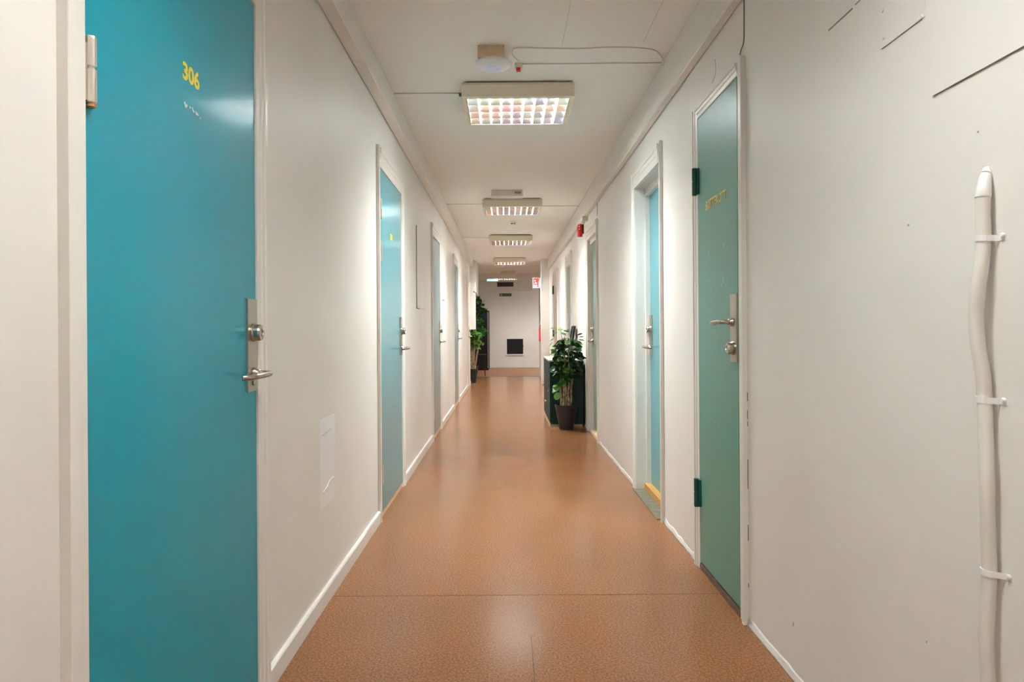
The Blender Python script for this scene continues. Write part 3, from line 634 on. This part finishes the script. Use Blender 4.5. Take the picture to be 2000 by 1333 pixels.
t = empty('stool', (-0.60, 16.9, 0), 'thin black metal stool before the tall black locker', 'stool')
mk('seat', lathe(B(), (-0.62, 17.0, 0.50), [(0.135, 0), (0.14, 0.006), (0.14, 0.02), (0.13, 0.026)], 28), 'black_gloss', t)
for k in range(4):
    a = math.pi/4 + k*math.pi/2
    mk('leg', tube(B(), [(-0.62+0.10*math.cos(a), 17.0+0.10*math.sin(a), 0.50), (-0.62+0.145*math.cos(a), 17.0+0.145*math.sin(a), 0.0)], 0.008, 8), 'black_gloss', t)
mk('foot_ring', tube(B(), [(-0.62+0.128*math.cos(2*math.pi*k/24), 17.0+0.128*math.sin(2*math.pi*k/24), 0.18) for k in range(25)], 0.006, 6, False), 'black_gloss', t)

# ------------------------------------------------------------------ things on the left wall
pn = mk('wall_panel', bx(XL-0.001, XL+0.006, 5.86, 6.55, H+0.195, H+0.88), 'wall', bevel=0.002)
tag(pn, 'painted-over flat panel on the wall beyond the second teal door', 'panel')
gp = mk('panel_gap', box(bx(XL, XL+0.0062, 5.852, 5.86, H+0.19, H+0.885), XL, XL+0.0062, 5.86, 6.02, H+0.186, H+0.190), 'crack', pn)
lab(gp, 'dark open joint')
tag(mk('wall_hook', lathe(B(), (XL+0.001, 8.27, H+0.36), [(0.016, 0), (0.018, 0.003), (0.010, 0.012), (0.012, 0.022), (0.006, 0.026)], 14, 'x', 1), 'mark'), 'small grey knob on the left wall beyond the third door', 'hook')
bm = B(); pts = []
z_t, z_b, y_a, y_b = H-0.36, H-0.725, 2.81, 3.04
rows = []
for i in range(13):
    t_ = i/12; zz = z_b + (z_t-z_b)*t_
    rows.append([bm.verts.new(p) for p in ((XL, y_a-0.002+random.uniform(-.003, .003), zz), (XL+0.0014, y_a+0.008, zz), (XL+0.0014, y_b-0.008, zz), (XL, y_b+random.uniform(-.004, .004), zz))])
for P, Q in zip(rows, rows[1:]):
    for k in range(4): bm.faces.new((P[k], P[(k+1)%4], Q[(k+1)%4], Q[k]))
bm.faces.new(rows[0]); bm.faces.new(rows[-1])
pt = mk('filler_patch', bm, 'patch')
tag(pt, 'rectangular white filler patch low on the wall between the first two teal doors', 'patch')
bm = tube(B(), [(XL+0.0012, 2.83, H-0.425), (XL+0.0018, 2.90, H-0.418), (XL+0.0012, 2.99, H-0.412)], 0.0016, 6)
lab(mk('tear', bm, 'mark', pt), 'grey torn line')
bm = tube(B(), spline([(XL+0.0015, 2.84, H-0.655), (XL+0.002, 2.90, H-0.648), (XL+0.0015, 2.95, H-0.63), (XL+0.0015, 3.03, H-0.632)], 4), 0.003, 6)
lab(mk('filler_ridge', bm, 'trim_white', pt), 'raised white ridge')

# ------------------------------------------------------------------ things on the right wall
def wall_cover(name, y0, y1, z0, z1, t, label, cat, gap=True):
    t *= 0.6
    o = mk(name, bx(XR-t, XR+0.001, y0, y1, z0, z1), 'wall', bevel=0.0012)
    tag(o, label, cat)
    if gap:
        lab(mk('edge_gap', bx(XR-t*0.7, XR, y0+0.012, y1-0.004, z0-0.0014, z0+0.0005), 'thin_crack', o), 'dark open joint')
    return o
cp = wall_cover('cover_plate', 1.500, 1.676, H+0.668, H+0.82, 0.004, 'small screwed cover plate high on the right wall', 'cover plate')
for y, z in ((1.665, 0.755), (1.663, 0.690), (1.510, 0.672), (1.512, 0.80)):
    mk('screw', lathe(B(), (XR-0.0024, y, H+z), [(0.0045, 0), (0.005, 0.001), (0.0035, 0.0025), (0.001, 0.0022)], 12, 'x', -1), 'trim', cp)
wall_cover('access_cover', 0.80, 1.475, H+0.488, H+1.15, 0.006, 'large painted access panel at the upper right corner of the view', 'panel')
sl = mk('panel_joint', box(bx(XR-0.0012, XR, 1.815, 1.95, H+0.828, H+0.8315), XR-0.0012, XR, 1.72, 1.80, H+0.8315, H+0.834), 'thin_crack')
tag(sl, 'thin dark slit in the wall above the closet door side', 'joint')
# corrugated conduit with clips
f_ = lambda px, py, X=0.885: (X, PX(px, X), H + (645-py)*PX(px, X)/1365)
cps = [(1930, 334, .903), (1927, 350, .896), (1922, 380, .888), (1921, 425, .887), (1922, 470, .888), (1918, 520, .884), (1910, 575, .879), (1907, 625, .879), (1910, 680, .881), (1919, 735, .886), (1922, 785, .888), (1924, 860, .886), (1926, 950, .884), (1927, 1040, .886), (1929, 1122, .888), (1926, 1190, .886), (1923, 1260, .884), (1925, 1330, .886), (1927, 1420, .888), (1926, 1560, .887), (1926, 1800, .887)]
pts = spline([f_(*p) for p in cps], 60)
fine = [pts[0]]
for p in pts[1:]:
    if (p-fine[-1]).length >= 0.00165: fine.append(p)
t = empty('corrugated_conduit', (0.888, 1.29, H+0.2), 'cream corrugated conduit running down the right wall', 'conduit')
rad = [0.0125 + (0.0005 if i % 2 else -0.0003) for i in range(len(fine))]
for i in range(26): rad[i] = 0.0035 + 0.0092*min(1, (i/24))**0.6
k0 = 26
mk('conduit_pipe', tube(B(), fine[k0-1:], rad[k0-1:], 14), 'conduit', t, smooth=True)
lab(mk('taped_end', tube(B(), fine[:k0+8], [r_ + 0.0006 for r_ in rad[:k0]] + [0.0135]*8, 14), mat('white_tape', (0.88, 0.86, 0.82), 0.4), t, smooth=True), 'smooth white taped tip')
for py in (470, 785, 1122):
    c = min(fine, key=lambda q: abs((H-q.z)*1365/q.y + 645 - py))
    rr = 0.0145; bm = B(); rows = []
    path = [(c.x + rr*math.cos(a), c.y + rr*math.sin(a)) for a in [math.radians(d_) for d_ in range(70, 271, 20)]] + [(c.x+0.008, c.y-rr-0.002), (XR-0.001, c.y-rr-0.005), (XR-0.001, c.y-rr-0.022)]
    for i, (x, y) in enumerate(path):
        j = max(0, min(len(path)-2, i)); dx = path[j+1][0]-path[j][0]; dy = path[j+1][1]-path[j][1]; L = math.hypot(dx, dy) or 1
        nx, ny = dy/L*0.0022, -dx/L*0.0022; zt = -i*0.0003
        rows.append([bm.verts.new((min(x, XR-0.0002), y, c.z-0.0055+zt)), bm.verts.new((min(x, XR-0.0002), y, c.z+0.0055+zt)), bm.verts.new((min(x-nx, XR), y-ny, c.z+0.0055+zt)), bm.verts.new((min(x-nx, XR), y-ny, c.z-0.0055+zt))])
    for P, Q in zip(rows, rows[1:]):
        for k in range(4): bm.faces.new((P[k], P[(k+1)%4], Q[(k+1)%4], Q[k]))
    bm.faces.new(rows[0]); bm.faces.new(rows[-1])
    cl = mk('pipe_clip', bm, 'plastic', t)
    mk('nail_head', lathe(B(), (XR-0.0015, c.y-rr-0.016, c.z), [(0.0045, 0), (0.0045, 0.003), (0.003, 0.005)], 12, 'x', -1), 'plastic', cl)
# painted-over cables and marks by the closet door
tag(mk('wall_cable', tube(B(), spline([(XR-0.002, 2.63, HTR-0.002), (XR-0.002, 2.632, H+1.15), (XR-0.002, 2.635, H+1.085), (XR-0.002, 2.665, H+1.065), (XR-0.002, 2.68, H+1.05)], 5), 0.0018, 6), 'crack'), 'thin dark cable from the trunking down to the closet door casing', 'cable')
tag(mk('wall_cable', tube(B(), [(XR-0.002, 6.87, HTR-0.002), (XR-0.002, 6.87, H+1.12)], 0.003, 6), 'mark'), 'short grey cable above the casing of the grey-green door', 'cable')
tag(mk('wall_mark', tube(B(), spline([(XR-0.0008, 3.03, H+1.16), (XR-0.0008, 3.0, H+1.155), (XR-0.0008, 2.99, H+1.12), (XR-0.0008, 3.0, H+1.09), (XR-0.0008, 3.04, H+1.07)], 5), 0.0018, 6), M['wall']), 'painted-over hook-shaped ridge above the closet door', 'mark')
# nicks in the right wall
for px, py, w_, h_, lb in ((1546, 1224, .004, .008, 'grey nick low on the right wall near the closet door'), (1806, 1260, .003, .003, 'tiny nick low on the right wall under the conduit side'), (1913, 264, .004, .002, 'tiny nick on the right wall above the conduit tip'), (1776, 445, .005, .003, 'small blemish on the right wall left of the conduit')):
    y = PX(px, XR); bm = B(); flake(bm, XR, y, H+(645-py)*y/1365, w_, h_, 1, 0)
    tag(mk('wall_nick', bm, 'mark'), lb, 'nick')

# ------------------------------------------------------------------ green cabinet, leaning board
t = empty('green_cabinet', (0.69, 8.65, 0), 'dark green metal cabinet with a beige top behind the round-leaved plant', 'cabinet')
CX0, CX1, CY0, CY1, CZ = 0.497, 0.882, 8.01, 9.27, 0.748
mk('cabinet_body', bx(CX0+0.012, CX1, CY0, CY1, 0.03, CZ), 'cab', t, bevel=0.002)
lab(mk('plinth', bx(CX0+0.004, CX1-0.01, CY0+0.012, CY1-0.01, 0, 0.03), 'cab_top', t), 'beige plinth')
lab(mk('cabinet_top', bx(CX0-0.008, CX1+0.004, CY0-0.004, CY1+0.004, CZ, CZ+0.016), 'cab_top', t, bevel=0.002), 'beige top board')
for k, kz in enumerate((0.41, 0.56, 0.235, 0.39)):
    a = CY0+0.006 + k*0.3125; b = a+0.303
    dr = mk('door', bx(CX0, CX0+0.012, a, b, 0.05, CZ-0.012), 'cab', t, bevel=0.0015)
    lab(mk('knob', lathe(B(), (CX0, (a+0.04, b-0.03, a+0.03, b-0.04)[k], kz), [(0.006, 0), (0.006, 0.008), (0.013, 0.012), (0.013, 0.018), (0.008, 0.022)], 14, 'x', -1), 'steel', dr), 'small bright knob')
t = empty('leaning_board', (0.85, 9.0, CZ+0.016), 'narrow black framed board leaning on the wall atop the green cabinet', 'board')
def tilted(bm, y0, y1, u0, u1, x_off, th):
    # a slab along the lean direction, from its foot at x=0.815 to the wall at the top
    foot = Vector((0.822, 0, CZ+0.0165)); d_ = Vector((0.058, 0, 0.395)).normalized(); nrm = Vector((-d_.z, 0, d_.x))
    vs_ = []
    for u in (u0, u1):
        for x in (x_off, x_off+th):
            for y in (y0, y1): vs_.append(bm.verts.new(foot + d_*u + nrm*x + Vector((0, y, 0))))
    for f in ((0,1,3,2),(4,6,7,5),(0,4,5,1),(2,3,7,6),(0,2,6,4),(1,5,7,3)): bm.faces.new([vs_[i] for i in f])
    return bm
mk('board_panel', tilted(B(), 8.86, 9.13, 0.012, 0.388, 0.002, 0.010), mat('board_face', (0.05, 0.045, 0.05), 0.3), t)
bm = B()
tilted(bm, 8.845, 8.86, 0, 0.40, -0.002, 0.026); tilted(bm, 9.13, 9.145, 0, 0.40, -0.002, 0.026); tilted(bm, 8.86, 9.13, 0, 0.012, -0.002, 0.026); tilted(bm, 8.86, 9.13, 0.388, 0.40, -0.002, 0.026)
mk('board_frame', bm, 'black_gloss', t)

# ------------------------------------------------------------------ plants
def leaf_bm(r, cup, notch=0.18):
    """round, slightly cupped leaf with a short stalk, lying in the xy plane, stalk at the origin, pointing to +x"""
    bm = B(); n = 12; c = bm.verts.new((r*0.95, 0, -cup)); ring = []
    for k in range(n):
        a = 2*math.pi*k/n; rr = r*(1 - (notch if k == n//2 else 0)); ring.append(bm.verts.new((r*0.95+rr*math.cos(a), rr*0.92*math.sin(a), abs(math.sin(a))*cup*0.7)))
    for k in range(n): bm.faces.new((c, ring[k], ring[(k+1)%n]))
    s0 = [bm.verts.new(p) for p in ((-r*0.7, 0.0012, 0.001), (-r*0.7, -0.0012, 0.001), (r*0.1, -0.0012, 0), (r*0.1, 0.0012, 0))]; bm.faces.new(s0)
    return bm
def leaf_mesh(name, r, cup, m):
    bm = leaf_bm(r, cup); me = bpy.data.meshes.new(name); bm.to_mesh(me); bm.free(); me.materials.append(M[m])
    me.polygons.foreach_set('use_smooth', [True]*len(me.polygons)); return me
def pot(t, c, rt, rb, h, rim=0.008):
    x, y = c
    mk('pot', lathe(B(), (x, y, 0), [(rb-0.004, 0), (rb, 0.004), (rt-0.004, h-0.03), (rt-0.003, h-0.028), (rt, h-0.026), (rt, h), (rt-rim, h), (rt-rim-0.004, h-0.05)], 36), 'pot', t, smooth=False)
    mk('soil', lathe(B(), (x, y, h-0.04), [(rt-rim-0.006, 0), (rt-rim-0.006, 0.008), (0.01, 0.016)], 24), 'soil', t)
random.seed(21)
PCX, PCY = 0.668, 7.835
t = empty('potted_plant', (PCX, PCY, 0), 'bushy round-leaved plant in a charcoal pot before the green cabinet', 'plant')
pot(t, (PCX, PCY), 0.128, 0.078, 0.275)
PT = t
stems = []
for dx, dy, lx, ly, top in ((-0.055, -0.02, -0.075, -0.02, 0.93), (-0.02, 0.03, -0.03, 0.05, 0.97), (0.02, -0.03, 0.03, -0.03, 0.86), (0.05, 0.02, 0.09, 0.03, 0.99), (0.0, 0.0, -0.02, 0.0, 1.05), (-0.035, -0.04, -0.03, -0.05, 0.74)):
    pts = []
    for k in range(8):
        q = k/7; pts.append((PCX+dx+(lx-dx)*q+random.uniform(-.006, .006), PCY+dy+(ly-dy)*q+random.uniform(-.006, .006), 0.24+(top-0.24)*q))
    P = spline(pts, 4); n_ = len(P)
    mk('stem', tube(B(), P, [0.0135*(1-0.55*i/n_)+random.uniform(-.0008, .0008) for i in range(n_)], 9), 'bark', t, smooth=True)
    stems.append(P)
kinds = [leaf_mesh('leaf', r, c_, m_) for r, c_, m_ in ((0.031, 0.006, 'leaf_dark'), (0.035, 0.007, 'leaf_dark'), (0.031, 0.005, 'leaf_mid'), (0.037, 0.008, 'leaf_mid'), (0.036, 0.006, 'leaf_light'), (0.05, 0.008, 'leaf_light'))]
def put_leaf(me, p, out, droop, roll):
    o = bpy.data.objects.new('leaf', me); C.objects.link(o); o.parent = PT
    d_ = Vector(out).normalized(); yaw = math.atan2(d_.y, d_.x)
    o.rotation_euler = (Matrix.Rotation(yaw, 3, 'Z') @ Matrix.Rotation(droop, 3, 'Y') @ Matrix.Rotation(roll, 3, 'X')).to_euler()
    o.location = Vector(p) - ORG[PT.name]
for k in range(235):
    q = random.random()
    # crown: a lopsided ball, wider to the right below
    zc = 0.60 + 0.42*q; wid = 0.165*math.sqrt(max(0.05, 1-((q-0.42)/0.62)**2))
    a = random.uniform(0, 2*math.pi); rr = wid*math.sqrt(random.uniform(0.10, 1))
    x = PCX + 0.018 + rr*math.cos(a)*1.0; y = PCY - 0.015 + rr*math.sin(a)*0.85
    if y > CY0-0.045 and zc < CZ+0.06: y = CY0-0.05-random.random()*0.05
    if x > 0.85: x = 0.85
    light = random.random()
    me = kinds[4] if (light > 0.93 and math.cos(a) < 0) else kinds[random.choice((2, 3))] if light > 0.60 else kinds[random.choice((0, 1))]
    out = (math.cos(a)+random.uniform(-.4, .4), math.sin(a)-0.55+random.uniform(-.4, .4), 0)
    put_leaf(me, (x, y, zc), out, random.uniform(0.05, 1.05), random.uniform(-.6, .6))
# sprays that stand out: top left lime leaves, left side leaf, right fingers, low left pair, trunk leaves
spr = [(-0.115, 1.135, (-1, -.3), 0.1, 4), (-0.06, 1.125, (-.2, -1), 0.35, 4), (-0.03, 1.10, (1, -.4), 0.15, 4), (-0.085, 1.09, (-1, -.5), 0.3, 4), (-0.05, 1.085, (.5, -.8), 0.5, 4),
       (-0.13, 1.02, (-1, -.3), 0.5, 4), (-0.15, 0.985, (-1, -.3), 0.9, 4), (0.12, 1.05, (1, -.2), -0.3, 1), (0.14, 1.03, (1, 0), -0.15, 0), (0.135, 1.0, (1, -.2), 0.15, 1), (0.12, 0.985, (1, -.2), 0.5, 0),
       (-0.14, 0.86, (-1, -.3), 0.6, 0), (-0.11, 0.83, (-1, -.2), 0.8, 1),
       (-0.09, 0.50, (-1, -.5), 0.3, 4), (-0.095, 0.50, (-.6, -1), 0.8, 5), (-0.085, 0.42, (-.8, -.8), 1.1, 5), (-0.11, 0.46, (-1, -.6), 0.8, 4), (-0.07, 0.53, (-.3, -1), 0.7, 3),
       (-0.02, 0.66, (-.2, -1), 1.1, 3), (-0.04, 0.62, (-.5, -1), 0.9, 2), (0.0, 0.585, (.2, -1), 1.0, 3), (-0.03, 0.55, (0, -1), 1.0, 2), (-0.02, 0.70, (.1, -1), 1.2, 3), (-0.045, 0.585, (-.7, -1), 1.0, 3)]
for dx, z, o2, dr, k in spr: put_leaf(kinds[k], (PCX+dx, PCY-0.05, z), (*o2, 0), dr, random.uniform(-.4, .4))
mk('twig', tube(B(), spline([(PCX-0.03, PCY-0.01, 0.95), (PCX-0.05, PCY-0.03, 1.05), (PCX-0.06, PCY-0.045, 1.13)], 5), 0.003, 6), 'bark', t, smooth=True)
mk('twig', tube(B(), spline([(PCX-0.05, PCY-0.03, 0.42), (PCX-0.08, PCY-0.045, 0.47), (PCX-0.11, PCY-0.05, 0.51)], 5), 0.003, 6), 'bark', t, smooth=True)

def foliage(name, blobs, count, r, m, parent):
    """many small leaves in one mesh; blobs: (centre, radii, weight)"""
    bm = B()
    for k in range(count):
        c, rd, _ = random.choices(blobs, [b_[2] for b_ in blobs])[0]
        v = Vector((random.gauss(0, 1), random.gauss(0, 1), random.gauss(0, 1))).normalized()*random.uniform(0.3, 1)**0.5
        p = Vector(c) + Vector((v.x*rd[0], v.y*rd[1], v.z*rd[2]))
        R = Matrix.Rotation(random.uniform(0, 6.28), 3, 'Z') @ Matrix.Rotation(random.uniform(0, 1.1), 3, 'Y') @ Matrix.Rotation(random.uniform(-.7, .7), 3, 'X')
        rr = r*random.uniform(0.7, 1.2); c0 = bm.verts.new(p + R @ Vector((0, 0, -rr*0.15))); ring = [bm.verts.new(p + R @ Vector((rr*math.cos(a), rr*0.75*math.sin(a), 0))) for a in [2*math.pi*q/7 for q in range(7)]]
        for q in range(7): bm.faces.new((c0, ring[q], ring[(q+1) % 7]))
    o = mk(name, bm, m, parent); o['kind'] = 'stuff'; return o
t = empty('potted_plant', (-0.72, 14.78, 0), 'leafy plant with pale stems in a black pot at the end of the left wall', 'plant')
pot(t, (-0.72, 14.80), 0.115, 0.082, 0.30)
for dx, lx, top in ((-0.03, -0.02, 0.95), (0.02, 0.06, 1.0), (0.05, 0.13, 0.75), (-0.01, 0.04, 0.8)):
    mk('stem', tube(B(), spline([(-0.72+dx, 14.80, 0.25), (-0.72+(dx*0.6+lx*0.4), 14.79, 0.5), (-0.72+lx, 14.80, top)], 6), 0.017, 8), 'bark', t, smooth=True)
foliage('foliage', [((-0.66, 14.76, 1.0), (0.13, 0.12, 0.09), 2), ((-0.63, 14.76, 0.86), (0.16, 0.12, 0.13), 2), ((-0.66, 14.80, 0.74), (0.12, 0.11, 0.10), 1)], 150, 0.036, 'leaf_light', t)
foliage('foliage', [((-0.64, 14.78, 0.92), (0.15, 0.12, 0.15), 1)], 110, 0.036, 'leaf_mid', t)
t = empty('potted_tree', (-0.70, 16.0, 0), 'tall dark-leaved tree behind the pale-stemmed plant, reaching above the locker', 'plant')
pot(t, (-0.78, 16.0), 0.14, 0.10, 0.30)
mk('stem', tube(B(), spline([(-0.78, 16.0, 0.26), (-0.76, 16.0, 0.9), (-0.71, 16.0, 1.4), (-0.64, 16.0, 1.85)], 6), 0.014, 8), 'bark', t, smooth=True)
mk('branch', tube(B(), spline([(-0.71, 16.0, 1.35), (-0.60, 15.98, 1.52), (-0.46, 15.97, 1.60)], 5), 0.006, 6), 'bark', t, smooth=True)
mk('branch', tube(B(), spline([(-0.66, 16.0, 1.60), (-0.58, 15.98, 1.72), (-0.47, 15.97, 1.79)], 5), 0.005, 6), 'bark', t, smooth=True)
foliage('foliage', [((-0.64, 16.0, 1.75), (0.08, 0.10, 0.14), 2), ((-0.64, 16.0, 1.55), (0.12, 0.12, 0.12), 3), ((-0.52, 15.98, 1.57), (0.10, 0.08, 0.05), 1), ((-0.56, 15.98, 1.70), (0.07, 0.06, 0.03), .4)], 300, 0.034, 'leaf_dark', t)
foliage('foliage', [((-0.62, 15.95, 1.30), (0.11, 0.12, 0.13), 2), ((-0.56, 15.92, 1.08), (0.15, 0.12, 0.12), 2.5)], 190, 0.036, 'leaf_mid', t)
